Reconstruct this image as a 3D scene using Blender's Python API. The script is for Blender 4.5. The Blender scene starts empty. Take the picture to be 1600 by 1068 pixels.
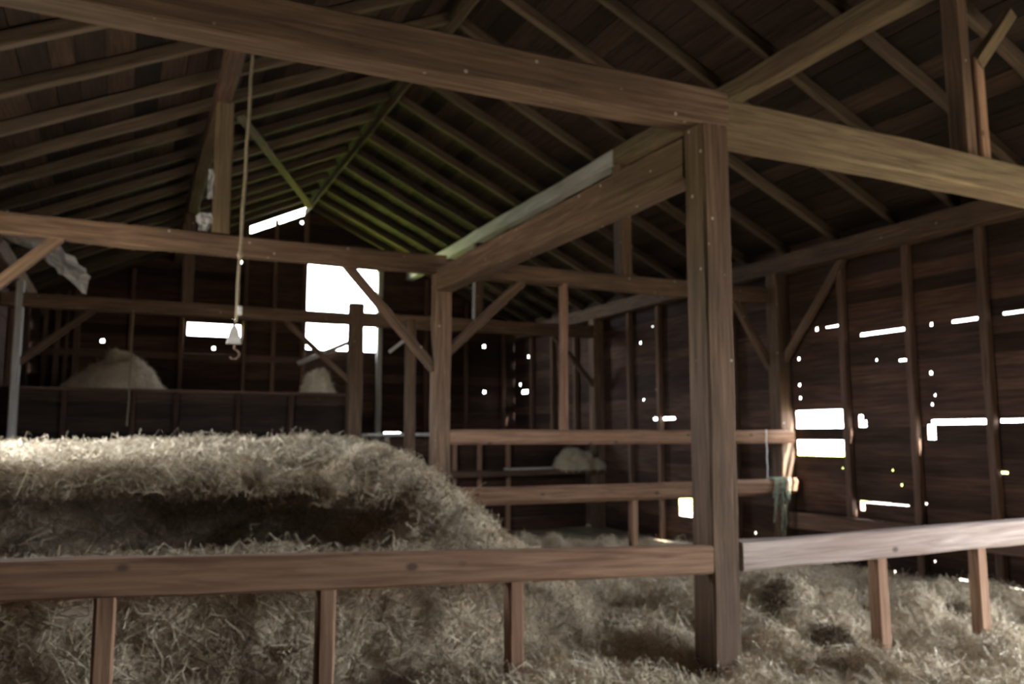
import bpy, math, random
import numpy as np
from mathutils import Vector, Matrix

# ------------------------------------------------------------------ camera, sky, sun, exposure
scene = bpy.context.scene
COL = scene.collection
R = math.radians

cam_data = bpy.data.cameras.new('camera')
cam_data.lens = 18.0
cam_data.sensor_width = 18.0 * 1600 / 1291
cam_data.clip_start = 0.05
cam_data.clip_end = 500
cam_data.dof.use_dof = True
cam_data.dof.focus_distance = 1.25
cam_data.dof.aperture_fstop = 3.5
cam = bpy.data.objects.new('camera', cam_data)
cam.location = (0, 0, 1.65)
cam.rotation_euler = (R(90 + 6.452), 0, R(-24.788))
COL.objects.link(cam)
scene.camera = cam

world = bpy.data.worlds.new('overcast_sky')
scene.world = world
world.use_nodes = True
wn = world.node_tree.nodes
wn['Background'].inputs['Color'].default_value = (0.91, 0.955, 1.0, 1)
wn['Background'].inputs['Strength'].default_value = 44.0

sun_data = bpy.data.lights.new('sun', 'SUN')
sun_data.energy = 110.0
sun_data.color = (1.0, 0.93, 0.82)
sun_data.angle = R(3.0)
sun = bpy.data.objects.new('sun', sun_data)
sun.location = (12, -30, 40)
# light travels from behind the camera and a little from the right, 52 degrees high
sun.rotation_euler = Vector((-0.32, 0.75, -1.0)).to_track_quat('-Z', 'Y').to_euler()
COL.objects.link(sun)

scene.view_settings.view_transform = 'Standard'
scene.view_settings.look = 'None'
scene.view_settings.gamma = 1.0
scene.view_settings.use_curve_mapping = False
scene.view_settings.exposure = -1.0
scene.cycles.max_bounces = 12
scene.cycles.diffuse_bounces = 8
scene.cycles.sample_clamp_indirect = 6.0
scene.cycles.use_denoising = True


def portal(name, loc, rot, sx, sy):
    """sampling aid in a real opening: emits nothing of its own"""
    d = bpy.data.lights.new(name, 'AREA')
    d.shape = 'RECTANGLE'
    d.size, d.size_y = sx, sy
    d.cycles.is_portal = True
    o = bpy.data.objects.new(name, d)
    o.location = loc
    o.rotation_euler = rot
    COL.objects.link(o)


# barn frame of reference: X across, Y along the ridge, Z up (metres)
XL, XW, XR = -2.0, 9.45, 3.72          # left wall, right wall, ridge
YB, YG = -3.4, 20.3                    # wall behind the camera, far gable
ZF = -0.32                             # floor
ZR, T = 7.19, 0.47                     # underside of rafters at the ridge, roof slope
Y1, Y2, Y3 = 4.6, 10.1, 15.6           # the three bents

DOOR = (-1.4, 3.6, ZF, 3.1)            # wagon door, right wall (y0, y1, z0, z1)
MOW = (6.4, 9.7, 1.60, 3.2)           # hatch, left wall
portal('wagon_door_portal', (XW + .12, 1.1, 1.4), (0, R(90), 0), 3.6, 5.1)
portal('mow_hatch_portal', (XL - .12, 8.05, 2.4), (0, R(-90), 0), 1.7, 3.4)
portal('gable_door_portal', (4.7, YG + .12, 4.85), (R(-90), 0, 0), 1.9, 2.4)
portal('wall_gap_portal', (XW + .12, 9.3, 1.68), (0, R(90), 0), .8, 1.3)


# ------------------------------------------------------------------ materials
def new_mat(name):
    m = bpy.data.materials.new(name)
    m.use_nodes = True
    nt = m.node_tree
    bsdf = nt.nodes['Principled BSDF']
    bsdf.inputs['Roughness'].default_value = 0.85
    if 'Specular IOR Level' in bsdf.inputs:
        bsdf.inputs['Specular IOR Level'].default_value = 0.25
    return m, nt, bsdf


def wood(name, dark, light, stain=(0.10, 0.07, 0.055), grain=(0.7, 14, 14), bump=0.35, rnd=0.35, stain_amt=0.55,
         spots=False, knots=False):
    m, nt, bsdf = new_mat(name)
    N, L = nt.nodes, nt.links
    tc = N.new('ShaderNodeTexCoord')
    oi = N.new('ShaderNodeObjectInfo')
    mul = N.new('ShaderNodeMath'); mul.operation = 'MULTIPLY'; mul.inputs[1].default_value = 57.0
    L.new(oi.outputs['Random'], mul.inputs[0])
    add = N.new('ShaderNodeVectorMath'); add.operation = 'ADD'
    L.new(tc.outputs['Object'], add.inputs[0]); L.new(mul.outputs[0], add.inputs[1])
    mp = N.new('ShaderNodeMapping'); mp.inputs['Scale'].default_value = grain
    L.new(add.outputs[0], mp.inputs['Vector'])
    n1 = N.new('ShaderNodeTexNoise'); n1.inputs['Scale'].default_value = 2.2; n1.inputs['Detail'].default_value = 7
    n1.inputs['Roughness'].default_value = 0.62; n1.inputs['Distortion'].default_value = 0.6
    L.new(mp.outputs[0], n1.inputs['Vector'])
    cr = N.new('ShaderNodeValToRGB')
    cr.color_ramp.elements[0].position = 0.30; cr.color_ramp.elements[0].color = (*dark, 1)
    cr.color_ramp.elements[1].position = 0.72; cr.color_ramp.elements[1].color = (*light, 1)
    L.new(n1.outputs['Fac'], cr.inputs['Fac'])
    mp2 = N.new('ShaderNodeMapping'); mp2.inputs['Scale'].default_value = (0.5, 2.2, 2.2)
    L.new(add.outputs[0], mp2.inputs['Vector'])
    n2 = N.new('ShaderNodeTexNoise'); n2.inputs['Scale'].default_value = 1.7; n2.inputs['Detail'].default_value = 4
    L.new(mp2.outputs[0], n2.inputs['Vector'])
    cr2 = N.new('ShaderNodeValToRGB')
    cr2.color_ramp.elements[0].position = 0.42; cr2.color_ramp.elements[1].position = 0.68
    cr2.color_ramp.elements[1].color = (stain_amt, stain_amt, stain_amt, 1)
    L.new(n2.outputs['Fac'], cr2.inputs['Fac'])
    mix = N.new('ShaderNodeMix'); mix.data_type = 'RGBA'
    L.new(cr2.outputs[0], mix.inputs[0]); L.new(cr.outputs[0], mix.inputs[6])
    mix.inputs[7].default_value = (*stain, 1)
    hsv = N.new('ShaderNodeHueSaturation')
    mr = N.new('ShaderNodeMapRange'); mr.inputs[3].default_value = 1 - rnd; mr.inputs[4].default_value = 1 + rnd
    L.new(oi.outputs['Random'], mr.inputs[0]); L.new(mr.outputs[0], hsv.inputs['Value'])
    L.new(mix.outputs[2], hsv.inputs['Color'])
    out = hsv.outputs[0]
    if spots:                                           # pale droppings and lime specks
        v = N.new('ShaderNodeTexVoronoi'); v.inputs['Scale'].default_value = 5.5
        L.new(add.outputs[0], v.inputs['Vector'])
        cr3 = N.new('ShaderNodeValToRGB')
        cr3.color_ramp.elements[0].position = 0.05; cr3.color_ramp.elements[0].color = (.8, .8, .8, 1)
        cr3.color_ramp.elements[1].position = 0.085; cr3.color_ramp.elements[1].color = (0, 0, 0, 1)
        L.new(v.outputs['Distance'], cr3.inputs['Fac'])
        mx = N.new('ShaderNodeMix'); mx.data_type = 'RGBA'
        L.new(cr3.outputs[0], mx.inputs[0]); L.new(out, mx.inputs[6]); mx.inputs[7].default_value = (.5, .47, .42, 1)
        out = mx.outputs[2]
    if knots:                                           # dark knots in the wood
        mk = N.new('ShaderNodeMapping'); mk.inputs['Scale'].default_value = (1.0, 1.6, 1.6)
        L.new(add.outputs[0], mk.inputs['Vector'])
        v = N.new('ShaderNodeTexVoronoi'); v.inputs['Scale'].default_value = 3.0
        L.new(mk.outputs[0], v.inputs['Vector'])
        cr4 = N.new('ShaderNodeValToRGB')
        cr4.color_ramp.elements[0].position = 0.07; cr4.color_ramp.elements[0].color = (.75, .75, .75, 1)
        cr4.color_ramp.elements[1].position = 0.14; cr4.color_ramp.elements[1].color = (0, 0, 0, 1)
        L.new(v.outputs['Distance'], cr4.inputs['Fac'])
        mx = N.new('ShaderNodeMix'); mx.data_type = 'RGBA'
        L.new(cr4.outputs[0], mx.inputs[0]); L.new(out, mx.inputs[6]); mx.inputs[7].default_value = (.06, .04, .035, 1)
        out = mx.outputs[2]
    L.new(out, bsdf.inputs['Base Color'])
    b = N.new('ShaderNodeBump'); b.inputs['Strength'].default_value = bump; b.inputs['Distance'].default_value = 0.012
    L.new(n1.outputs['Fac'], b.inputs['Height']); L.new(b.outputs[0], bsdf.inputs['Normal'])
    return m


M = {}
M['timber'] = wood('aged_timber', (.070, .043, .029), (.235, .155, .103), stain=(.058, .037, .028), spots=True, rnd=.2)
M['rail'] = wood('worn_rail_wood', (.15, .082, .052), (.40, .25, .165), stain=(.17, .087, .05), stain_amt=.5, rnd=.1, knots=True)
M['pale_rail'] = wood('pale_rail_wood', (.22, .165, .145), (.50, .42, .385), stain=(.24, .165, .135), stain_amt=.5, rnd=.08, knots=True)  # lighter wood than the left rail
M['pale'] = wood('pale_and_lit_wood', (.44, .43, .42), (.74, .74, .73), stain=(.30, .27, .24), stain_amt=.6, rnd=.15)  # pale wood, also light painted onto far purlin, left post, jamb stud, cap board
M['olive'] = wood('bounce_olive_timber', (.09, .066, .040), (.265, .205, .12), stain=(.10, .062, .040), rnd=.1)  # yellow-olive tone holds light bounced up from the hay
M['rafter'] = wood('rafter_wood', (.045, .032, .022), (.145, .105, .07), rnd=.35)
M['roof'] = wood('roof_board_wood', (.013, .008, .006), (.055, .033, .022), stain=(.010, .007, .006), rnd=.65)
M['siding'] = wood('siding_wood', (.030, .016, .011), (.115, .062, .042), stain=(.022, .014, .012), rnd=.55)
M['stud'] = wood('stud_wood', (.085, .048, .036), (.24, .15, .11), rnd=.25)


def plain(name, col, col2=None, scale=20, rough=.9, bump=0.0):
    m, nt, bsdf = new_mat(name)
    bsdf.inputs['Roughness'].default_value = rough
    N, L = nt.nodes, nt.links
    tc = N.new('ShaderNodeTexCoord')
    n = N.new('ShaderNodeTexNoise'); n.inputs['Scale'].default_value = scale; n.inputs['Detail'].default_value = 5
    L.new(tc.outputs['Object'], n.inputs['Vector'])
    cr = N.new('ShaderNodeValToRGB')
    cr.color_ramp.elements[0].position = .35; cr.color_ramp.elements[0].color = (*col, 1)
    cr.color_ramp.elements[1].position = .65; cr.color_ramp.elements[1].color = (*(col2 or col), 1)
    L.new(n.outputs['Fac'], cr.inputs['Fac']); L.new(cr.outputs[0], bsdf.inputs['Base Color'])
    if bump:
        b = N.new('ShaderNodeBump'); b.inputs['Strength'].default_value = bump; b.inputs['Distance'].default_value = .02
        L.new(n.outputs['Fac'], b.inputs['Height']); L.new(b.outputs[0], bsdf.inputs['Normal'])
    return m


M['grass'] = plain('meadow_grass', (.20, .27, .035), (.32, .36, .06), 1.5)
M['yard'] = plain('dry_barnyard_earth', (.22, .19, .15), (.34, .30, .24), .8)
M['rope'] = plain('hemp_rope', (.20, .17, .12), (.34, .29, .21), 60, bump=.4)
M['twine'] = plain('faded_green_twine', (.22, .28, .22), (.42, .48, .38), 40)
M['iron'] = plain('rusty_iron', (.10, .06, .045), (.20, .13, .10), 30, .6, .3)
M['sheet'] = plain('pale_plastic_sheet', (.68, .70, .72), (.85, .86, .87), 6, .5, .5)
M['shingle'] = plain('cedar_shingle', (.06, .05, .045), (.12, .10, .085), 8, .9, .4)
M['earth'] = plain('chaff_bounce_floor', (.24, .20, .14), (.42, .36, .26), 3, .95, .3)  # floor lightened so it bounces more door light up
M['blue'] = plain('blue_grey_enamel', (.16, .19, .28), (.24, .27, .36), 12, .6)


def hay_mat(name, c0, c1, c2):
    m, nt, bsdf = new_mat(name)
    N, L = nt.nodes, nt.links
    g = N.new('ShaderNodeNewGeometry')
    tc = N.new('ShaderNodeTexCoord')
    n = N.new('ShaderNodeTexNoise'); n.inputs['Scale'].default_value = 1.6; n.inputs['Detail'].default_value = 6
    n.inputs['Roughness'].default_value = .7
    L.new(tc.outputs['Object'], n.inputs['Vector'])
    a = N.new('ShaderNodeMath'); a.operation = 'MULTIPLY_ADD'; a.inputs[1].default_value = .55
    s = N.new('ShaderNodeMath'); s.operation = 'MULTIPLY'; s.inputs[1].default_value = .5
    L.new(g.outputs['Random Per Island'], a.inputs[0]); L.new(n.outputs['Fac'], s.inputs[0]); L.new(s.outputs[0], a.inputs[2])
    cr = N.new('ShaderNodeValToRGB')
    e = cr.color_ramp.elements
    e[0].position = .2; e[0].color = (*c0, 1)
    e[1].position = .85; e[1].color = (*c2, 1)
    k = e.new(.5); k.color = (*c1, 1)
    L.new(a.outputs[0], cr.inputs['Fac']); L.new(cr.outputs[0], bsdf.inputs['Base Color'])
    bsdf.inputs['Roughness'].default_value = .75
    return m


M['hay'] = hay_mat('dry_hay', (.17, .133, .09), (.47, .39, .28), (.80, .715, .56))
M['hay_floor'] = hay_mat('loose_dry_hay', (.27, .215, .15), (.66, .565, .42), (.92, .84, .68))
M['hay_old_shade'] = hay_mat('old_shaded_hay', (.07, .052, .034), (.17, .13, .085), (.42, .345, .24))  # dark tone stands in for the shaded faces of hay lumps
M['cloth'] = plain('grey_glint_cloth', (.30, .31, .32), (.48, .49, .50), 14, .9, .4)
M['hay_pale'] = hay_mat('bleached_hay', (.45, .40, .28), (.66, .60, .46), (.85, .80, .67))


# ------------------------------------------------------------------ builders
def tag(o, label=None, cat=None, group=None, kind=None):
    if label: o['label'] = label
    if cat: o['category'] = cat
    if group: o['group'] = group
    if kind: o['kind'] = kind
    return o


def link(name, mesh, mat=None, parent=None, loc=(0, 0, 0), rot=None):
    o = bpy.data.objects.new(name, mesh)
    COL.objects.link(o)
    mw = Matrix.Translation(Vector(loc))
    if rot is not None:
        mw = mw @ rot.to_4x4()
    if parent is not None:
        o.parent = parent
        o.matrix_local = WORLD[parent.name].inverted() @ mw
    else:
        o.matrix_local = mw
    WORLD[o.name] = mw
    if mat is not None and mesh is not None and not mesh.materials:
        mesh.materials.append(mat)
    return o


WORLD = {}


def empty(name, loc, **kw):
    return tag(link(name, None, loc=loc), **kw)


def mesh_np(name, verts, faces):
    me = bpy.data.meshes.new(name)
    me.from_pydata([tuple(v) for v in verts], [], faces)
    me.update()
    return me


rng = np.random.default_rng(11)


def timber_mesh(length, w, d, jitter=0.006, seg=0.45, chamfer=0.014, bow=0.0, taper=1.0, seed=0):
    """hewn timber along local +X, w across local Y, d in local Z"""
    r = np.random.default_rng(seed + int(length * 1000) + int(w * 7919))
    n = max(2, int(length / seg) + 1)
    V, F = [], []
    c = min(chamfer, w * .3, d * .3)
    base = [(-w / 2 + c, -d / 2), (w / 2 - c, -d / 2), (w / 2, -d / 2 + c), (w / 2, d / 2 - c),
            (w / 2 - c, d / 2), (-w / 2 + c, d / 2), (-w / 2, d / 2 - c), (-w / 2, -d / 2 + c)]
    ph = r.uniform(0, 6.28, 4)
    for i in range(n):
        u = i / (n - 1)
        x = u * length
        k = 1 + (taper - 1) * u
        off = bow * (1 - (2 * u - 1) ** 2)
        wy = jitter * math.sin(x * 1.3 + ph[0]) * .8
        for j, (y, z) in enumerate(base):
            V.append((x, y * k + wy + r.normal(0, jitter * .45), z * k + off + r.normal(0, jitter * .45)))
    for i in range(n - 1):
        for j in range(8):
            a, b = i * 8 + j, i * 8 + (j + 1) % 8
            F.append((a, b, b + 8, a + 8)[::-1])
    F.append(tuple(range(8)))
    F.append(tuple(range(8 * n - 1, 8 * n - 9, -1)))
    return mesh_np('timber', V, F)


def axes(p0, p1, up=None):
    x = (Vector(p1) - Vector(p0)).normalized()
    u = Vector(up) if up else (Vector((0, 0, 1)) if abs(x.z) < .9 else Vector((0, 1, 0)))
    y = u.cross(x).normalized()
    z = x.cross(y)
    return Matrix((x, y, z)).transposed()


def timber(name, p0, p1, w, d, mat='timber', parent=None, up=None, label=None, cat=None, group=None, **kw):
    """p0..p1 is the centre line; w is the width across, d the depth along 'up'"""
    L = (Vector(p1) - Vector(p0)).length
    me = timber_mesh(L, w, d, **kw)
    return tag(link(name, me, M[mat], parent, p0, axes(p0, p1, up)), label, cat, group)


def clip_poly(poly, a, b, c):
    """keep a*x+b*y<=c"""
    out = []
    for i in range(len(poly)):
        p, q = poly[i], poly[(i + 1) % len(poly)]
        dp, dq = a * p[0] + b * p[1] - c, a * q[0] + b * q[1] - c
        if dp <= 0: out.append(p)
        if dp * dq < 0:
            t = dp / (dp - dq)
            out.append((p[0] + t * (q[0] - p[0]), p[1] + t * (q[1] - p[1])))
    return out


def board_mesh(x0, x1, z0, z1, th, holes=(), clips=None):
    """plank standing in local X-Z, thickness th along +Y, with real openings cut through"""
    hs = [h for h in holes if h[0] < x1 and h[1] > x0 and h[2] < z1 and h[3] > z0]
    xs = sorted({x0, x1, *[min(max(v, x0), x1) for h in hs for v in h[:2]]})
    zs = sorted({z0, z1, *[min(max(v, z0), z1) for h in hs for v in h[2:]]})
    if clips:
        xs = sorted({*xs, *[v for v in clips['cuts'] if x0 < v < x1]})
    V, F = [], []
    for i in range(len(xs) - 1):
        for j in range(len(zs) - 1):
            cx, cz = (xs[i] + xs[i + 1]) / 2, (zs[j] + zs[j + 1]) / 2
            if any(h[0] < cx < h[1] and h[2] < cz < h[3] for h in hs):
                continue
            poly = [(xs[i], zs[j]), (xs[i + 1], zs[j]), (xs[i + 1], zs[j + 1]), (xs[i], zs[j + 1])]
            if clips:
                for (a, b, c) in clips['planes'](cx):
                    poly = clip_poly(poly, a, b, c)
                    if len(poly) < 3: break
            if len(poly) < 3: continue
            k, n = len(V), len(poly)
            V += [(p[0], 0, p[1]) for p in poly] + [(p[0], th, p[1]) for p in poly]
            F.append(tuple(range(k, k + n)))
            F.append(tuple(range(k + 2 * n - 1, k + n - 1, -1)))
            F += [(k + (m + 1) % n, k + m, k + n + m, k + n + (m + 1) % n) for m in range(n)]
    if not V:
        return None
    cx, cz = (x0 + x1) / 2, (z0 + z1) / 2
    V = [(v[0] - cx, v[1], v[2] - cz) for v in V]
    return mesh_np('plank', V, F)


def tube_mesh(pts, rad, sides=6, caps=True):
    P = [Vector(p) for p in pts]
    V, F = [], []
    rr = rad if hasattr(rad, '__len__') else [rad] * len(P)
    for i, p in enumerate(P):
        t = (P[min(i + 1, len(P) - 1)] - P[max(i - 1, 0)]).normalized()
        a = t.cross(Vector((0.31, .95, .05))).normalized()
        b = t.cross(a)
        for k in range(sides):
            an = 2 * math.pi * k / sides
            V.append(p + rr[i] * (math.cos(an) * a + math.sin(an) * b))
    for i in range(len(P) - 1):
        for k in range(sides):
            q = (k + 1) % sides
            F.append((i * sides + k, i * sides + q, (i + 1) * sides + q, (i + 1) * sides + k))
    if caps:
        F.append(tuple(range(sides))[::-1]); F.append(tuple(range((len(P) - 1) * sides, len(P) * sides)))
    return V, F


def tube(name, pts, rad, mat, parent=None, sides=6, **kw):
    base = Vector(pts[0])
    V, F = tube_mesh([Vector(p) - base for p in pts], rad, sides)
    return tag(link(name, mesh_np('tube', V, F), M[mat], parent, base), **kw)


# ------------------------------------------------------------------ the shell: ground, floor, walls, roof
g = mesh_np('ground', [(-90, -90, 0), (110, -90, 0), (110, 110, 0), (-90, 110, 0)], [(0, 1, 2, 3)])
tag(link('ground', g, M['yard'], loc=(0, 0, -.62)), kind='structure')
g = mesh_np('lawn', [(-60, 21, 0), (80, 21, 0), (80, 100, 0), (-60, 100, 0)], [(0, 1, 2, 3)])
tag(link('ground_lawn', g, M['grass'], loc=(0, 0, -.60)), kind='structure')
fl = mesh_np('floor', [(x, y, z) for z in (-.2, 0) for x, y in ((XL - .1, YB), (XW + .1, YB), (XW + .1, YG), (XL - .1, YG))],
             [(3, 2, 1, 0), (4, 5, 6, 7), (0, 1, 5, 4), (1, 2, 6, 5), (2, 3, 7, 6), (3, 0, 4, 7)])
tag(link('floor', fl, M['earth'], loc=(0, 0, ZF)), kind='structure')


def sill(name, p0, p1):
    o = timber(name, p0, p1, .22, .22, 'stud')
    o['kind'] = 'structure'
    return o


# --- right wall: horizontal siding (local X runs along +Y of the barn)
s = .04                                                            # a knot hole
def dot(y, z, r=.02): return (y - r, y + r, z - r, z + r)


RH = [(DOOR[0], DOOR[1], DOOR[2], DOOR[3]),
      dot(9.40, 3.26, .025), (9.0, 9.22, 3.255, 3.275), (8.86, 9.0, 3.25, 3.285), (7.74, 8.58, 3.06, 3.10), dot(7.42, 3.09),
      (6.76, 7.12, 3.07, 3.105), (5.6, 6.44, 3.085, 3.115), dot(8.32, 2.70, .014), (7.76, 7.95, 2.65, 2.675),
      dot(9.80, 2.84), dot(9.80, 2.43), dot(9.80, 2.23), dot(7.46, 2.46), dot(7.42, 2.17, .013), dot(7.47, 2.05, .014),
      (8.88, 9.90, 1.76, 2.03), (8.88, 9.90, 1.345, 1.58), (8.54, 8.68, 1.77, 1.86), (8.60, 8.68, 1.86, 1.94),
      (6.72, 7.50, 1.79, 1.85), (7.44, 7.56, 1.60, 1.79), (5.6, 6.56, 1.805, 1.845),
      (8.2, 8.72, .71, .735), (7.9, 8.2, .715, .732), (8.64, 8.72, .60, .71), dot(7.64, .77, .015), dot(9.01, 1.18, .012),
      dot(8.14, 1.18, .012), dot(8.01, .99, .014), (6.50, 6.62, 1.20, 1.225), dot(9.22, .26, .018), dot(8.83, .28, .016),
      dot(10.91, .06, .02), dot(7.56, .05, .013), (7.1, 7.24, -.14, -.11), dot(8.19, -.17, .015), (6.35, 6.72, -.14, -.11),
      (12.45, 13.0, .16, .50), (13.06, 13.78, 1.955, 2.0), dot(14.2, 3.54, .025), dot(13.75, 3.82, .016), dot(14.12, 2.37, .02),
      dot(19.46, 3.71, .035), dot(19.95, 3.0, .035), (19.5, 19.85, 2.75, 2.84), dot(13.68, 2.56, .012)]


def siding_wall(name, along, p0, p1, z0, z1, plane, out, holes, seams, row, seed, th=.018):
    """along 'Y' or 'X'; plane = coordinate of the inner face; out = +1/-1 outward direction"""
    rr = np.random.default_rng(seed)
    cover = []
    root = None
    z = z0
    rows = []
    while z < z1 - .02:
        h = row * rr.uniform(.86, 1.14)
        rows.append((z, min(z + h, z1)))
        z += h
    for k, (a, b) in enumerate(rows):
        cuts = sorted({p0, p1, *[q for i, q in enumerate(seams) if (i + k) % 2 == 0]})
        for u, v in zip(cuts[:-1], cuts[1:]):
            me = board_mesh(u + .002, v - .002, a - .012, b + .006, th, holes)
            if me is None: continue
            lap = .006 * (k % 2) + rr.uniform(0, .003)
            c, zc = (u + v) / 2, (a - .012 + b + .006) / 2
            if along == 'Y':
                # local +X -> world Y ; local +Y (thickness) -> outward X
                rot = Matrix(((0, out, 0), (1, 0, 0), (0, 0, 1)))
                loc = (plane + out * lap, c, zc)
            else:
                rot = Matrix(((1, 0, 0), (0, out, 0), (0, 0, 1)))
                loc = (c, plane + out * lap, zc)
            if root is None:
                root = tag(link(name, None, loc=(plane if along == 'Y' else p0, p0 if along == 'Y' else plane, z0)), kind='structure')
            if rot.determinant() < 0:
                me.flip_normals()
            link('siding_board', me, M['siding'], root, loc, rot)
    return root


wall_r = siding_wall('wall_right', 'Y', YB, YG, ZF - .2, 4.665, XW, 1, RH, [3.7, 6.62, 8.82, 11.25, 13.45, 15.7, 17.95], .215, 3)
for y in (3.70, 5.52, 6.62, 7.69, 8.82, 11.25, 12.35, 13.45, 14.5, 16.8, 17.95, 19.1):
    timber('stud', (XW - .055, y, ZF), (XW - .055, y, 4.2), .10, .11, 'stud', wall_r, up=(1, 0, 0))
timber('girt', (XW - .09, 3.75, .42), (XW - .09, Y2, .36), .18, .24, 'stud', wall_r)
timber('door_header', (XW - .09, DOOR[0] - .1, 3.22), (XW - .09, 3.76, 3.22), .18, .22, 'stud', wall_r)

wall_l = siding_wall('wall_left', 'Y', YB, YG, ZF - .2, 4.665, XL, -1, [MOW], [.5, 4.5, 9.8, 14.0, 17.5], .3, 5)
for y in (16.7, 17.8, 18.9):
    timber('stud', (XL + .055, y, ZF), (XL + .055, y, 4.2), .10, .11, 'stud', wall_l, up=(1, 0, 0))
wall_b = siding_wall('wall_back', 'X', XL, XW, ZF - .2, 4.55, YB, -1, [], [1.5, 5.0], .3, 6)

# --- far gable
GH = [(3.84, 5.57, 3.74, 5.96), (1.13, 2.30, 3.95, 4.24), dot(-.61, 3.73, .035), dot(1.72, 3.67, .03), dot(2.24, 5.76, .035),
      dot(8.56, 4.02, .035), dot(8.57, 2.80, .035), (5.84, 6.27, 1.64, 1.73), dot(2.16, 4.40, .03), dot(3.66, 6.88, .03)]


def gable_planes(cx):
    gap = .115 if 2.44 < cx < 3.80 else -.16
    z = ZR - gap
    return [(T, 1, z + T * XR), (-T, 1, z - T * XR)]


gable = None
rr = np.random.default_rng(8)
z = ZF - .2
k = 0
while z < 7.4:
    h = .235 * rr.uniform(.88, 1.12)
    seams = [XL - .05, (1.0, 2.38)[k % 2], (5.65, 6.9)[k % 2], XW + .05]
    for u, v in zip(seams[:-1], seams[1:]):
        me = board_mesh(u + .002, v - .002, z - .012, z + h + .006, .028, GH, dict(cuts=[XR, 2.44, 3.80], planes=gable_planes))
        if me is None: continue
        if gable is None:
            gable = tag(link('wall_gable', None, loc=(XR, YG, ZF)), kind='structure')
        link('siding_board', me, M['siding'], gable, ((u + v) / 2, YG + .012 * (k % 2), z + h / 2 - .003), Matrix.Identity(3))
    z += h
    k += 1
for x, w in ((-1.72, .09), (-1.5, .12), (-1.32, .07), (-1.12, .13), (-.05, .10), (1.0, .10), (2.38, .09), (3.05, .09), (3.76, .12),
             (5.65, .14), (6.9, .10), (8.0, .10), (9.1, .10)):
    top = ZR - T * abs(x - XR) - .02
    timber('stud', (x, YG - .06, ZF), (x, YG - .06, top), .10, w, 'pale' if x == 5.65 else 'stud', gable, up=(1, 0, 0))  # door jamb stud is paler to imitate light on it
timber('girt', (XL, YG - .06, 3.45), (3.7, YG - .06, 3.45), .10, .16, 'stud', gable)

# --- gable behind the camera, above the wall
gb = None
z = 4.45
k = 0
while z < 7.4:
    me = board_mesh(XL - .05, XW + .05, z - .01, z + .30, .028, [], dict(cuts=[XR], planes=lambda c: [(T, 1, ZR + .16 + T * XR), (-T, 1, ZR + .16 - T * XR)]))
    if me:
        if gb is None:
            gb = wall_b
        link('siding_board', me, M['siding'], gb, ((XL + XW) / 2, YB - .03, z + .145), Matrix.Identity(3))
    z += .3

# --- roof: covering, boards and rafters of each slope
RAFT_Y = [-2.9, -1.9, -.9, .1, 1.1, 2.05, 3.05, 4.0, 4.98, 5.92, 6.95, 7.88, 8.93, 9.95, 10.85, 11.75, 12.75, 13.7, 14.65, 15.6, 16.5,
          17.35, 18.25, 19.1, 19.95]
ang = math.atan(T)
SL = (XW + .14 - XR) / math.cos(ang)                 # slope length
for side, nm in ((-1, 'ceiling_left'), (1, 'ceiling_right')):
    dn = Vector((side * math.cos(ang), 0, -math.sin(ang)))         # down the slope
    nr = Vector((side * math.sin(ang), 0, math.cos(ang)))          # outward normal
    ridge = Vector((XR, 0, ZR))
    # covering slab
    V = []
    for h in (.185, .235):
        for (a, y) in ((-.115, YB - .3), (SL + .04, YB - .3), (SL + .04, YG + .35), (-.115, YG + .35)):
            V.append(ridge + dn * a + nr * h + Vector((0, y, 0)))
    F = [(0, 1, 2, 3), (7, 6, 5, 4), (1, 0, 4, 5), (2, 1, 5, 6), (3, 2, 6, 7), (0, 3, 7, 4)]
    if side < 0: F = [f[::-1] for f in F]
    root = tag(link(nm, mesh_np('roof_covering', V, F), M['shingle']), kind='structure')
    # sheathing boards, laid along the ridge
    rot = Matrix((Vector((0, 1, 0)), dn, Vector((0, 1, 0)).cross(dn))).transposed()
    rr = np.random.default_rng(20 + side)
    a = -.07
    k = 0
    while a < SL:
        w = rr.uniform(.22, .30)
        cuts = [YB - .2] + [c + (1.95 if k % 2 else 0) for c in (1.1, 4.98, 8.93, 12.75, 16.5)] + [YG + .2]
        for u, v in zip(cuts[:-1], cuts[1:]):
            if v < 0: continue
            me = timber_mesh(v - u - .006, w - .008, .024, jitter=.002, seg=2.0, chamfer=.003, seed=k)
            p = ridge + dn * (a + w / 2) + nr * (.155 + rr.uniform(-.004, .006)) + Vector((0, u, 0))
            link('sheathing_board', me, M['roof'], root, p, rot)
        a += w
        k += 1
    for i, y in enumerate(RAFT_Y):
        w = .085 + .03 * rr.random()
        p0 = ridge + dn * .06 + nr * .068 + Vector((0, y, 0))
        p1 = ridge + dn * (SL - .02) + nr * .068 + Vector((0, y + rr.uniform(-.04, .04), 0))
        timber('rafter', p0, p1, w, .136, 'rafter', root, up=nr, jitter=.008, seed=i)
    if side > 0:
        timber('ridge_board', (XR, YB, ZR - .06), (XR, YG, ZR - .06), .035, .17, 'rafter', root)

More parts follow.
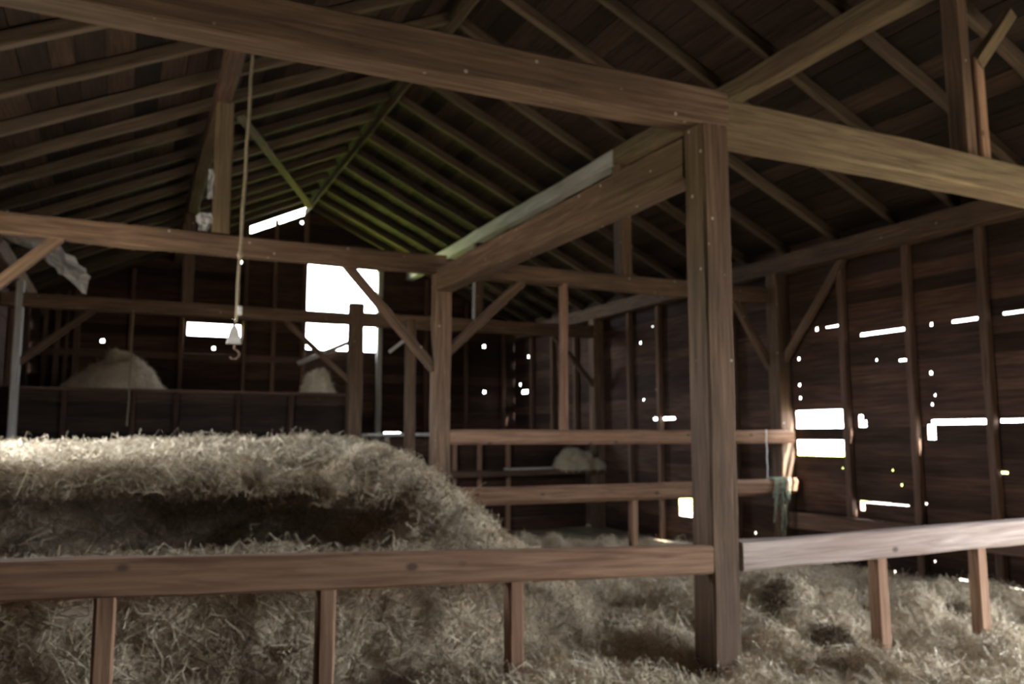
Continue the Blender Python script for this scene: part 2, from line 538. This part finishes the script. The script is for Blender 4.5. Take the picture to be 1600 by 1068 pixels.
# ------------------------------------------------------------------ the timber frame
POST = 'post'
timber('timber_post', (3.735, Y1 + .115, ZF), (3.735, Y1 + .115, 3.9), .23, .23, 'timber', jitter=.007, up=(0, 1, 0),
       label='tall squared post in the foreground carrying the near tie beam', cat=POST)
timber('tie_beam', (XL, Y1 + .125, 4.01), (3.86, Y1 + .125, 4.005), .25, .265, 'timber', jitter=.008,
       label='dark brown tie beam crossing the top left of the view', cat='beam')
timber('tie_beam', (3.83, Y1 + .125, 3.95), (XW - .02, Y1 + .125, 3.87), .25, .29, 'olive', jitter=.008, bow=.01,
       label='yellowish tie beam running right from the foreground post', cat='beam')
timber('long_beam', (3.735, Y1 + .23, 3.685), (3.70, Y2 + .02, 3.685), .23, .31, 'timber', jitter=.008,
       label='heavy beam running back from the foreground post to the middle post', cat='beam')
timber('timber_post', (3.68, Y2 + .11, ZF), (3.68, Y2 + .11, 3.78), .22, .22, 'timber', up=(0, 1, 0),
       label='middle post at the far end of the heavy lengthwise beam', cat=POST)
timber('tie_beam', (XL, Y2 + .1, 3.935), (3.72, Y2 + .1, 3.89), .2, .24, 'timber', jitter=.01, bow=-.02,
       label='second tie beam crossing the left half below the queen post', cat='beam')
timber('tie_beam', (3.74, Y2 + .1, 3.865), (XW - .02, Y2 + .1, 3.875), .2, .23, 'timber', jitter=.008,
       label='second tie beam running right behind the foreground post', cat='beam')
timber('timber_post', (XW - .135, Y2 - .04, ZF), (XW - .135, Y2 - .04, 4.2), .26, .24, 'timber', up=(0, 1, 0),
       label='wall post beside the bright double gap in the right wall', cat=POST)
timber('wall_plate', (XW - .13, YB, 4.335), (XW - .13, YG, 4.335), .25, .27, 'timber', jitter=.012,
       label='long wall plate along the top of the right wall', cat='beam')
timber('wall_plate', (XL + .13, YB, 4.335), (XL + .13, YG, 4.335), .25, .27, 'timber',
       label='wall plate at the top of the left wall', cat='beam')
timber('timber_post', (XW - .135, Y1 + .12, ZF), (XW - .135, Y1 + .12, 4.2), .26, .24, 'timber', up=(0, 1, 0),
       label='wall post at the right end of the near tie beam', cat=POST)
# purlins and queen posts
timber('purlin', (6.47, YB, 5.77), (6.47, Y2 + .1, 5.77), .2, .25, 'olive', jitter=.012,
       label='near purlin under the right roof slope, above the foreground post', cat='beam')
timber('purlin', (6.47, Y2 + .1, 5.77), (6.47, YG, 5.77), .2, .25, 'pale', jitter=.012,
       label='far purlin under the right roof slope, gable light painted in as pale wood', cat='beam')  # pale material stands in for gable door light on this face
timber('purlin', (.85, YB, 5.72), (.85, YG, 5.72), .19, .21, 'siding', jitter=.012,
       label='purlin under the left roof slope on the queen post', cat='beam')
timber('queen_post', (.88, Y2 + .1, 4.03), (.88, Y2 + .1, 5.64), .19, .19, 'olive', up=(0, 1, 0),
       label='upright queen post on the left half of the second tie beam', cat=POST)
timber('queen_post', (6.52, Y2 + .1, 3.98), (6.50, Y2 + .1, 5.66), .2, .2, 'timber', up=(0, 1, 0),
       label='queen post on the second tie beam, right of the heavy lengthwise beam', cat=POST)
timber('queen_post', (6.60, Y1 + .15, 4.06), (6.58, Y1 + .15, 5.66), .15, .16, 'timber', up=(0, 1, 0),
       label='queen post standing on the near tie beam at upper right', cat=POST)
timber('cleat', (6.765, Y1 + .09, 4.05), (6.745, Y1 + .09, 5.0), .13, .08, 'rail', up=(0, 1, 0), jitter=.003,
       label='short reddish board fixed upright against the upper right queen post', cat='board')
timber('strut', (6.74, Y1 + .09, 4.94), (7.26, Y1 + .09, 5.54), .10, .12, 'olive', jitter=.003,
       label='short yellow strut rising from the reddish board to the roof', cat='brace')
timber('wind_brace', (1.15, 11.2, 5.92), (3.66, 19.3, 7.03), .13, .03, 'siding', up=(-T, 0, 1), jitter=.003,
       label='thin diagonal board nailed under the left rafters towards the far peak', cat='brace')
# braces
B = [((2.40, Y2 + .1, 3.80), (3.58, Y2 + .1, 2.52), 'timber', 'slanting brace left of the middle post, in front of the gable door'),
     ((3.77, Y2 + .1, 2.74), (4.86, Y2 + .1, 3.76), 'timber', 'slanting brace rising right from the middle post'),
     ((8.55, Y2 + .1, 3.78), (XW - .2, Y2 + .1, 2.72), 'timber', 'slanting brace from the second tie beam to the right wall post'),
     ((-1.75, Y2 + .1, 2.85), (-.78, Y2 + .1, 3.82), 'timber', 'reddish slanting brace under the second tie beam at the left edge')]
for p0, p1, m, lb in B:
    timber('knee_brace', p0, p1, .10, .125, m, jitter=.004, label=lb, cat='brace')
timber('knee_brace', (XW - .10, 8.72, 4.22), (XW - .10, Y2 + .05, 2.66), .09, .12, 'timber', jitter=.004,
       label='slanting brace against the right wall above the bright double gap', cat='brace')
# third bent
timber('timber_post', (3.92, Y3 + .13, ZF), (3.92, Y3 + .13, 4.2), .27, .25, 'timber', up=(0, 1, 0),
       label='dark post in front of the bright gable door', cat=POST)
timber('tie_beam', (XL, Y3 + .1, 3.88), (3.80, Y3 + .1, 3.885), .2, .23, 'timber', jitter=.01,
       label='third tie beam, low across the far left above the loft', cat='beam')
timber('tie_beam', (4.04, Y3 + .1, 3.89), (XW - .02, Y3 + .1, 3.92), .2, .26, 'timber', jitter=.01,
       label='third tie beam in the dark right of the middle post', cat='beam')
timber('timber_post', (XL + .27, Y3 + .1, ZF), (XL + .27, Y3 + .1, 4.2), .12, .2, 'pale', up=(0, 1, 0),  # pale wood imitates hatch light falling on the post
       label='post at the far left edge, painted pale as if lit', cat=POST)
timber('timber_post', (XW - .135, Y3 + .12, ZF), (XW - .135, Y3 + .12, 4.2), .26, .24, 'timber', up=(0, 1, 0),
       label='dim wall post at the right end of the third tie beam', cat=POST)
timber('timber_post', (4.26, Y3 - 2.3, ZF), (4.26, Y3 - 2.3, 3.6), .16, .16, 'timber', up=(0, 1, 0),
       label='slim dim post just left of the middle post', cat=POST)
timber('knee_brace', (-1.72, Y3 + .1, 2.82), (-.62, Y3 + .1, 3.80), .09, .11, 'timber', jitter=.004,
       label='slanting brace under the third tie beam at far left', cat='brace')
timber('knee_brace', (2.55, Y3 + .1, 3.80), (3.84, Y3 + .1, 2.66), .08, .10, 'timber', jitter=.004,
       label='slanting brace left of the dark post at the gable door', cat='brace')
timber('knee_brace', (8.25, Y3 + .1, 3.80), (XW - .22, Y3 + .1, 2.72), .09, .11, 'timber', jitter=.004,
       label='dim slanting brace at the right end of the third tie beam', cat='brace')
timber('queen_post', (.85, Y3 + .1, 4.0), (.85, Y3 + .1, 5.62), .18, .18, 'timber', up=(0, 1, 0),
       label='dim queen post on the third tie beam behind the hanging rope', cat=POST)
timber('queen_post', (6.47, Y3 + .1, 4.0), (6.47, Y3 + .1, 5.66), .18, .18, 'timber', up=(0, 1, 0),
       label='dim queen post on the third tie beam right of the middle post', cat=POST)
timber('lath', (3.62, 20.17, 3.36), (5.1, 20.17, 4.05), .03, .11, 'pale', jitter=.003,
       label='pale slanting board across the foot of the gable door', cat='board')
timber('lath', (3.86, 13.2, 3.02), (4.24, 13.2, 3.33), .03, .055, 'pale', jitter=.003,
       label='short pale stick slanting beside the brace right of the gable door', cat='board')

# ------------------------------------------------------------------ rails
lp = empty('hay_rail', (-1.9, Y1, ZF), label='low brown rail on stub posts in front of the hay, left of the foreground post', cat='rail')
timber('rail', (-1.95, Y1 + .06, 1.02), (3.618, Y1 + .06, .816), .12, .188, 'rail', lp, jitter=.007)
for x in (-.06, 1.03, 2.165):
    timber('stub_post', (x, Y1 + .065, ZF), (x, Y1 + .065, .93 - .0367 * (x + .06)), .10, .095, 'rail', lp, up=(0, 1, 0), jitter=.004)
rp = empty('hay_rail', (3.9, Y1, ZF), label='low pale rail on stub posts, right of the foreground post', cat='rail')
timber('rail', (3.875, Y1 + .06, .823), (XW - .15, Y1 + .06, .865), .12, .20, 'pale_rail', rp, jitter=.008)
for x in (5.215, 6.335):
    timber('stub_post', (x, Y1 + .065, ZF), (x, Y1 + .065, .745), .12, .10, 'rail', rp, up=(0, 1, 0), jitter=.004)
up_ = timber('bay_rail', (3.78, Y2 + .06, 1.628), (XW - .12, Y2 - .23, 1.632), .13, .195, 'rail', jitter=.008, chamfer=.035,
             label='upper rail spanning from the middle post to the right wall', cat='rail')
br = empty('bay_rail', (3.9, Y2, ZF), label='lower rail of rounded timber between middle post and right wall', cat='rail')
timber('rail', (3.78, Y2 + .02, .865), (XW - .12, Y2 - .25, .885), .16, .235, 'rail', br, jitter=.011, chamfer=.06, bow=-.015)
timber('stub_post', (6.52, Y2 - .06, ZF), (6.52, Y2 - .06, .77), .10, .11, 'rail', br, up=(0, 1, 0))
timber('upright', (5.46, Y2 + .02, 1.71), (5.49, Y2 + .06, 3.78), .10, .12, 'rail', jitter=.005, up=(0, 1, 0),
       label='slim upright between the upper rail and the second tie beam', cat=POST)

# ------------------------------------------------------------------ loft parapet, far left, and partition, far right
lf = empty('loft_front', (XL, Y3 + .2, ZF), label='dark boarded loft front below the far hay on the left', cat='partition')
z = ZF
k = 0
rr = np.random.default_rng(4)
while z < 2.4:
    h = min(.25 * rr.uniform(.9, 1.1), 2.42 - z)
    me = board_mesh(XL + .02, 3.78, z + .003, z + h - .003, .03)
    link('board', me, M['roof'], lf, ((XL + 3.8) / 2, Y3 + .26 + .004 * (k % 2), z + h / 2), Matrix.Identity(3))
    z += h
    k += 1
for x in (-1.0, .05, .75, 1.8, 2.75):
    timber('stud', (x, Y3 + .21, ZF), (x, Y3 + .21, 2.42), .09, .09, 'siding', lf, up=(0, 1, 0))
timber('cap_board', (XL + .02, Y3 + .24, 2.44), (3.78, Y3 + .24, 2.43), .16, .045, 'stud', lf, jitter=.004)
timber('deck', (XL + .02, 18.1, 2.2), (3.8, 18.1, 2.2), 4.3, .05, 'siding', lf, jitter=.002)

pt = empty('partition', (4.2, Y3 + .3, ZF), label='low boarded partition behind the two rails, in the dark', cat='partition')
z = ZF
k = 0
while z < 1.55:
    h = min(.26, 1.6 - z)
    me = board_mesh(4.1, XW - .3, z + .004, z + h - .004, .03)
    link('board', me, M['siding'], pt, ((4.1 + XW - .3) / 2, Y3 + .36, z + h / 2), Matrix.Identity(3))
    z += h
    k += 1
for x in (6.05, 6.6, 7.25):
    timber('stud', (x, Y3 + .3, ZF), (x, Y3 + .3, 1.6), .10, .09, 'rail', pt, up=(0, 1, 0))
timber('cap_board', (4.1, Y3 + .33, 1.66), (XW - .2, Y3 + .33, 1.70), .2, .06, 'pale', pt, jitter=.004)  # pale wood stands in for window light along this edge
timber('shelf', (4.1, Y3 + .05, .86), (XW - .2, Y3 + .05, .90), .3, .12, 'stud', pt, jitter=.004)
timber('plank', (7.05, Y3 - .02, .965), (8.1, Y3 - .02, .975), .2, .04, 'pale', jitter=.003,
       label='short pale plank on the dark shelf behind the two rails', cat='plank')


# ------------------------------------------------------------------ hay
def vnoise(x, y, seed, octaves=4, base=1.0):
    """value noise, vectorised"""
    r = np.random.default_rng(seed)
    tab = r.random((64, 64))
    out = np.zeros_like(x)
    amp, f, tot = 1.0, base, 0.0
    for o in range(octaves):
        u, v = x * f + o * 17.3, y * f + o * 9.1
        i, j = np.floor(u).astype(int), np.floor(v).astype(int)
        a, b = u - i, v - j
        a = a * a * (3 - 2 * a); b = b * b * (3 - 2 * b)
        t00, t10 = tab[i % 64, j % 64], tab[(i + 1) % 64, j % 64]
        t01, t11 = tab[i % 64, (j + 1) % 64], tab[(i + 1) % 64, (j + 1) % 64]
        out += amp * ((t00 * (1 - a) + t10 * a) * (1 - b) + (t01 * (1 - a) + t11 * a) * b)
        tot += amp
        amp *= .55; f *= 2.03
    return out / tot - .5


def grid_normals(P):
    du = np.gradient(P, axis=0); dv = np.gradient(P, axis=1)
    n = np.cross(du, dv)
    n /= np.linalg.norm(n, axis=2, keepdims=True) + 1e-9
    return n


def strands(P, Nn, count, seed, length=(.08, .28), width=.0027, lift=.22, weight=None):
    """ribbons of dry stalks scattered over a grid surface"""
    r = np.random.default_rng(seed)
    a, b = P.shape[:2]
    d1 = P[1:, :-1] - P[:-1, :-1]; d2 = P[:-1, 1:] - P[:-1, :-1]
    area = np.linalg.norm(np.cross(d1, d2), axis=2)
    if weight is not None: area = area * weight[:-1, :-1]
    cdf = np.cumsum(area.ravel()); cdf /= cdf[-1]
    idx = np.searchsorted(cdf, r.random(count))
    i, j = idx // (b - 1), idx % (b - 1)
    u, v = r.random((count, 1)), r.random((count, 1))
    p = P[i, j] + u * d1[i, j] + v * d2[i, j]
    n = Nn[i, j]
    t = r.normal(size=(count, 3)); t -= n * np.sum(t * n, 1, keepdims=True)
    t /= np.linalg.norm(t, axis=1, keepdims=True)
    t = t + n * r.normal(0, lift, (count, 1)); t /= np.linalg.norm(t, axis=1, keepdims=True)
    sd = np.cross(t, n + r.normal(0, .4, (count, 3))); sd /= np.linalg.norm(sd, axis=1, keepdims=True) + 1e-9
    L = r.uniform(*length, (count, 1))
    w = width * r.uniform(.6, 1.5, (count, 1))
    bend = n * L * r.normal(.05, .16, (count, 1)) + sd * L * r.normal(0, .25, (count, 1))
    p = p + n * r.uniform(-.004, .022, (count, 1))
    c = [p - t * L / 2, p + bend, p + t * L / 2 - np.array([0, 0, 1.0]) * L * r.uniform(0, .15, (count, 1))]
    V = np.stack([c[0] - sd * w, c[0] + sd * w, c[1] - sd * w, c[1] + sd * w, c[2] - sd * w * .4, c[2] + sd * w * .4], 1).reshape(-1, 3)
    k = (np.arange(count) * 6)[:, None]
    F = np.concatenate([k + np.array([[0, 1, 3, 2]]), k + np.array([[2, 3, 5, 4]])], 0)
    return V, F


def hay_object(name, P, count, mat, seed, label, cat='hay', origin=None, kind='stuff', weight=None, **kw):
    Nn = grid_normals(P)
    if Nn[P.shape[0] // 2, P.shape[1] // 2, 2] < 0: Nn = -Nn
    a, b = P.shape[:2]
    ii, jj = np.meshgrid(np.arange(a - 1), np.arange(b - 1), indexing='ij')
    F0 = np.stack([ii * b + jj, (ii + 1) * b + jj, (ii + 1) * b + jj + 1, ii * b + jj + 1], -1).reshape(-1, 4)
    V1, F1 = strands(P, Nn, count, seed, weight=weight, **kw)
    V = np.concatenate([P.reshape(-1, 3), V1]); F = np.concatenate([F0, F1 + a * b])
    o = np.array(origin if origin is not None else P.reshape(-1, 3).mean(0))
    V = V - o
    me = bpy.data.meshes.new(name)
    me.vertices.add(len(V)); me.vertices.foreach_set('co', V.astype(np.float32).ravel())
    me.loops.add(F.size); me.loops.foreach_set('vertex_index', F.astype(np.int32).ravel())
    me.polygons.add(len(F)); me.polygons.foreach_set('loop_start', np.arange(0, F.size, 4, dtype=np.int32))
    sm = np.zeros(len(F), bool); sm[:len(F0)] = True
    me.polygons.foreach_set('use_smooth', sm)
    me.update(calc_edges=True)
    me.validate()
    return tag(link(name, me, M[mat], loc=o), label=label, cat=cat, kind=kind)


# hay on the floor: a heightfield
nx, ny = 230, 300
gx, gy = np.meshgrid(np.linspace(1.6, XW - .14, nx), np.linspace(1.6, 12.6, ny), indexing='ij')
gz = .06 - .045 * (gx - 4) - .012 * (gy - 5)
gz += .22 * vnoise(gx, gy, 1, 5, .9) + .20 * vnoise(gx, gy, 2, 4, 2.6)
lr = np.random.default_rng(5)
lumps = [(5.72, 6.35, .34, .30), (6.15, 6.2, .3, .16), (5.55, 5.45, .28, .15), (5.0, 5.2, .26, .18), (4.55, 5.6, .3, .16),
         (7.0, 5.9, .3, .16), (6.0, 5.0, .3, .12), (4.4, 4.95, .2, .15), (7.7, 6.4, .32, .14), (4.9, 6.6, .4, .16), (4.3, 7.6, .5, .25),
         (6.6, 4.9, .25, .12), (5.9, 4.2, .3, .12), (4.9, 4.2, .3, .10)]
lumps += [(lr.uniform(3.6, 9), lr.uniform(3.4, 12), lr.uniform(.15, .4), lr.uniform(.05, .14)) for _ in range(60)]
for x, y, r_, h in lumps:
    q = ((gx - x) ** 2 + (gy - y) ** 2) / r_ ** 2
    gz = gz + 1.15 * h * np.clip(1 - q * .8, 0, 1) ** .8
for yy in (4.6, 10.1):                                             # trodden down at the walls
    pass
gz = np.maximum(gz, ZF + .015)
P = np.stack([gx, gy, gz], -1)
wt = np.clip(1.6 - .1 * (gy - 4), .35, 1.6)
hay_object('loose_hay', P, 210000, 'hay_floor', 3, 'loose lumpy hay strewn over the floor on the right', weight=wt, origin=(5.5, 6, ZF))

# stacked hay on the left: swept profile with a ledge behind the rail and a higher stack behind
ST = {
    -1.88: [(4.80, -.32), (4.82, .2), (4.84, .7), (4.95, .97), (5.12, 1.0), (5.9, .70), (6.9, .72), (7.3, 1.0), (6.9, 1.30), (6.02, 1.36), (6.02, 1.45), (6.9, 1.46), (8.6, 1.52), (9.6, 1.54), (10.6, 1.2), (11.1, -.32)],
    0.3: [(4.80, -.32), (4.83, .2), (4.86, .66), (4.97, .95), (5.12, .97), (5.9, .70), (6.9, .70), (7.3, .98), (6.9, 1.26), (6.04, 1.33), (6.06, 1.41), (6.9, 1.42), (8.6, 1.55), (9.6, 1.58), (10.6, 1.2), (11.1, -.32)],
    1.4: [(4.82, -.32), (4.86, .2), (4.90, .6), (5.02, .88), (5.22, .92), (5.75, .78), (6.4, .80), (6.75, .98), (6.5, 1.20), (6.02, 1.28), (6.12, 1.36), (6.9, 1.44), (8.6, 1.58), (9.5, 1.62), (10.5, 1.2), (11.0, -.32)],
    2.1: [(4.88, -.32), (4.95, .15), (5.02, .5), (5.14, .76), (5.35, .87), (5.60, .92), (5.85, .98), (5.95, 1.06), (6.03, 1.16), (6.12, 1.25), (6.3, 1.33), (7.0, 1.44), (8.5, 1.59), (9.3, 1.62), (10.4, 1.2), (10.9, -.32)],
    2.65: [(5.0, -.32), (5.08, .05), (5.2, .32), (5.35, .52), (5.5, .63), (5.7, .70), (5.85, .76), (6.0, .83), (6.15, .90), (6.3, .97), (6.5, 1.04), (7.1, 1.18), (8.5, 1.44), (9.2, 1.45), (10.2, 1.0), (10.8, -.32)],
    3.15: [(5.2, -.32), (5.25, -.1), (5.35, .10), (5.5, .24), (5.7, .34), (5.85, .40), (6.0, .45), (6.15, .50), (6.3, .55), (6.5, .6), (6.7, .65), (7.3, .78), (8.4, 1.05), (9.1, 1.1), (10.0, .7), (10.6, -.32)],
    3.8: [(5.5, -.32), (5.6, -.2), (5.7, -.08), (5.85, 0), (6.0, .05), (6.2, .1), (6.4, .14), (6.55, .17), (6.7, .2), (6.9, .24), (7.1, .28), (7.6, .36), (8.4, .5), (9.0, .5), (9.7, .3), (10.3, -.32)],
    4.7: [(6.2, -.34)] + [(6.3 + .25 * q, -.33) for q in range(14)] + [(9.9, -.34)],
}
xs = np.array(sorted(ST))
ctrl = np.array([ST[x] for x in sorted(ST)])                        # stations x 16 x 2
nu, nv = 260, 300
ux = np.linspace(xs[0], xs[-1], nu)
tv = np.linspace(0, 15, nv)
prof = np.zeros((len(xs), nv, 2))
for si in range(len(xs)):
    for c in range(2):
        prof[si, :, c] = np.interp(tv, np.arange(16), ctrl[si, :, c])
surf = np.zeros((nu, nv, 2))
for vj in range(nv):
    for c in range(2):
        surf[:, vj, c] = np.interp(ux, xs, prof[:, vj, c])


def smooth(a, k, axis):
    pad = [(0, 0)] * a.ndim
    pad[axis] = (k, k)
    q = np.pad(a, pad, mode='edge')
    return sum(np.take(q, range(s_, s_ + a.shape[axis]), axis=axis) for s_ in range(2 * k + 1)) / (2 * k + 1)


surf = smooth(smooth(surf, 9, 0), 7, 1)
P = np.stack([np.repeat(ux[:, None], nv, 1), surf[..., 0], surf[..., 1]], -1)
Nn = grid_normals(P)
if Nn[nu // 2, nv // 2, 2] < 0: Nn = -Nn
arc = np.cumsum(np.linalg.norm(np.diff(P, axis=1, prepend=P[:, :1]), axis=2), axis=1)
disp = .20 * vnoise(P[..., 0] * .7 + 5, arc * 1.5, 7, 5, 1.5) + .13 * vnoise(P[..., 0] * .8 + 9, arc * 1.9, 9, 4, 3.6)
P = P + Nn * disp[..., None]
wt = np.clip(1.7 - .13 * (P[..., 1] - 4.6), .3, 1.7) * np.where(P[..., 0] < -1.3, .2, 1.0)
hay_object('hay_stack', P, 230000, 'hay', 13, 'big stack of hay with a flat top behind the left rail', weight=wt, origin=(.5, 7.5, ZF))


def heap(name, c, rx, ry, h, count, mat, seed, label, cat='hay', skew=0.0, n=46):
    th = np.linspace(0, 2 * math.pi, n); rr_ = np.linspace(0, 1, n // 2)
    tt, qq = np.meshgrid(th, rr_, indexing='ij')
    x = np.cos(tt) * qq; y = np.sin(tt) * qq
    z = np.clip(1 - qq ** 2.4, 0, 1) ** .7
    bump = 1 + 1.0 * vnoise(x * 1.7 + seed, y * 1.7, seed, 4, 1.0)
    bump = bump * 1.0
    bump[-1] = bump[0]
    Pp = np.stack([c[0] + rx * x * bump + skew * z * rx, c[1] + ry * y * bump, c[2] + h * z * bump], -1)
    return hay_object(name, Pp, count, mat, seed, label, cat, origin=c, length=(.06, .2))


heap('hay_heap', (-.32, 17.0, 2.22), .95, .8, .80, 6000, 'hay', 31, 'heap of hay on top of the dark loft at far left', skew=.15)
heap('hay_heap', (3.42, 16.35, 2.22), .34, .4, .66, 2500, 'hay_pale', 32, 'small pale bundle of hay on the loft edge below the gable door')
heap('hay_heap', (8.75, Y3 - .02, .93), .55, .22, .42, 2500, 'hay_pale', 33, 'pale clump of hay between the two far rails')

for (x, y, z_, rx, ry, h, sd, lb) in ((5.75, 6.25, -.06, .30, .26, .30, 41, 'dark brown mound of old hay with painted-in shade, right of the foreground post'),
                                  (7.0, 5.45, -.12, .22, .18, .17, 42, 'small dark clump of old hay with painted-in shade, between the two right stub posts'),
                                  (5.9, 4.28, -.06, .22, .16, .14, 43, 'dark clump of old hay with painted-in shade, in front of the right rail, near the bottom edge'),
                                  (4.95, 4.95, -.02, .22, .18, .16, 44, 'dark clump of old hay with painted-in shade, just right of the foreground post foot')):
    heap('hay_clump', (x, y, z_), rx, ry, h, 2600, 'hay_old_shade', sd, lb, n=34)  # darker clumps added where the hay lumps look shaded

# ------------------------------------------------------------------ rope, twine, tackle and other small things
hr = empty('hoist_rope', (1.02, 8.9, 2.5), label='long rope with a wooden hook block hanging at left', cat='rope')
n = 40
pts = [(1.03 - .075 * i / n + .004 * math.sin(i * .7), 8.90 - .04 * min(1, i / 8), 5.93 - i * (3.12 / n)) for i in range(n + 1)]
tube('rope', pts, .017, 'rope', hr)
tube('knot', [(.975, 8.86, 3.56), (.974, 8.86, 3.52), (.973, 8.86, 3.48)], [.02, .035, .02], 'rope', hr, 8)
V = [(-.055, -.04, .10), (.055, -.04, .10), (.055, .04, .10), (-.055, .04, .10), (-.10, -.05, -.10), (.10, -.05, -.10), (.10, .05, -.10), (-.10, .05, -.10),
     (0, 0, .19)]
V = [(a * .72, b * .72, c * .75) for a, b, c in V]
F = [(0, 1, 5, 4), (1, 2, 6, 5), (2, 3, 7, 6), (3, 0, 4, 7), (4, 5, 6, 7), (1, 0, 8), (2, 1, 8), (3, 2, 8), (0, 3, 8)]
link('block', mesh_np('block', V, F), M['pale'], hr, (.94, 8.86, 2.66))
hk = [(.95 + .05 * math.sin(a), 8.86, 2.53 - .05 + .05 * math.cos(a)) for a in np.linspace(0, 4.2, 12)]
tube('hook', [(.95, 8.86, 2.60)] + hk, .009, 'iron', hr)
link('pulley', mesh_np('pulley', *tube_mesh([(-.02, 0, 0), (.02, 0, 0)], .05, 14)), M['pale'], hr, (.985, 8.83, 2.93))

tube('cord', [(-.02 + .006 * math.sin(i), Y3 - .015, 3.79 - i * .11) for i in range(19)], .014, 'rope',
     label='thin dim cord hanging in front of the loft hay', cat='rope')
tube('cord', [(8.76 + .006 * math.sin(i * 2.0), Y2 - .30, 1.74 - .08 * i) for i in range(10)], .008, 'sheet',
     label='thin white string between the upper and lower rails', cat='string')

# bundle of baling twine over the lower rail near the wall
tr = np.random.default_rng(77)
V, F = [], []
for q in range(24):
    x = 8.86 + .30 * tr.random() ** 1.3
    ln = tr.uniform(.25, .6) if q % 3 else tr.uniform(.6, 1.0)
    fy = Y2 - .345 - .02 * tr.random()
    pts = [(x, Y2 - .12, .98), (x, Y2 - .2, 1.02), (x, fy + .02, 1.01), (x, fy, .96)]
    for m_ in range(1, 9):
        x += tr.normal(0, .012)
        pts.append((x - .05 * m_ / 8, fy + tr.normal(0, .008), .98 - ln * m_ / 8))
    v, f = tube_mesh([Vector(p) - Vector((9.15, Y2, 1.0)) for p in pts], .0055, 4)
    k = len(V)
    V += v; F += [tuple(i + k for i in ff) for ff in f]
tag(link('twine_bundle', mesh_np('twine', V, F), M['twine'], loc=(9.15, Y2, 1.0)),
    'faded green baling twine draped over the lower rail near the wall', 'twine')

# pale sheet caught under the left eave
gu, gv = 14, 10
V, F = [], []
sr = np.random.default_rng(3)
for i in range(gu):
    for j in range(gv):
        u, v = i / (gu - 1), j / (gv - 1)
        V.append((-1.95 + 1.15 * u + .05 * sr.normal(), .5 * v + .04 * sr.normal(), 1.0 - .78 * u - .28 * v + .05 * math.sin(7 * v + 4 * u) + .02 * sr.normal()))
for i in range(gu - 1):
    for j in range(gv - 1):
        F.append((i * gv + j, (i + 1) * gv + j, (i + 1) * gv + j + 1, i * gv + j + 1))
sh = link('plastic_sheet', mesh_np('sheet', V, F), M['sheet'], loc=(.12, 13.2, 3.85))
so = sh.modifiers.new('thickness', 'SOLIDIFY'); so.thickness = .006
tag(sh, 'crumpled pale sheet hanging behind the brace at the left edge', 'sheet')

# a blue-grey can left in the hay under the lower rail
cv, cf = tube_mesh([(0, 0, 0), (0, 0, .02), (0, 0, .15), (0, 0, .19), (0, 0, .2), (0, 0, .27)], [.085, .09, .09, .06, .03, .03], 14)
tag(link('can', mesh_np('can', cv, cf), M['blue'], loc=(5.55, 9.1, -.02)), 'small blue-grey can standing in the hay below the lower rail', 'can')

# two grey rags added to stand in for glints on the left queen post
def rag(p, w, h, seed, label):
    r = np.random.default_rng(seed)
    V, F = [], []
    n_, m_ = 9, 5
    for i in range(n_):
        for j in range(m_):
            u, v = i / (n_ - 1), j / (m_ - 1) - .5
            V.append((v * w * (1 + .3 * math.sin(5 * u + seed)) + .01 * r.normal(), -.015 + .02 * math.sin(9 * v + 4 * u) + .006 * r.normal(), -u * h))
    for i in range(n_ - 1):
        for j in range(m_ - 1):
            F.append((i * m_ + j, i * m_ + j + 1, (i + 1) * m_ + j + 1, (i + 1) * m_ + j))
    o = link('rag', mesh_np('rag', V, F), M['cloth'], loc=p)
    o.modifiers.new('thickness', 'SOLIDIFY').thickness = .005
    tag(o, label, 'cloth')


rag((.76, Y2 + .08, 4.80), .07, .36, 4, 'added grey rag standing in for a glint on the left queen post')
rag((.70, Y2 + .08, 4.26), .14, .22, 6, 'small added grey scrap standing in for a glint by the left queen post')
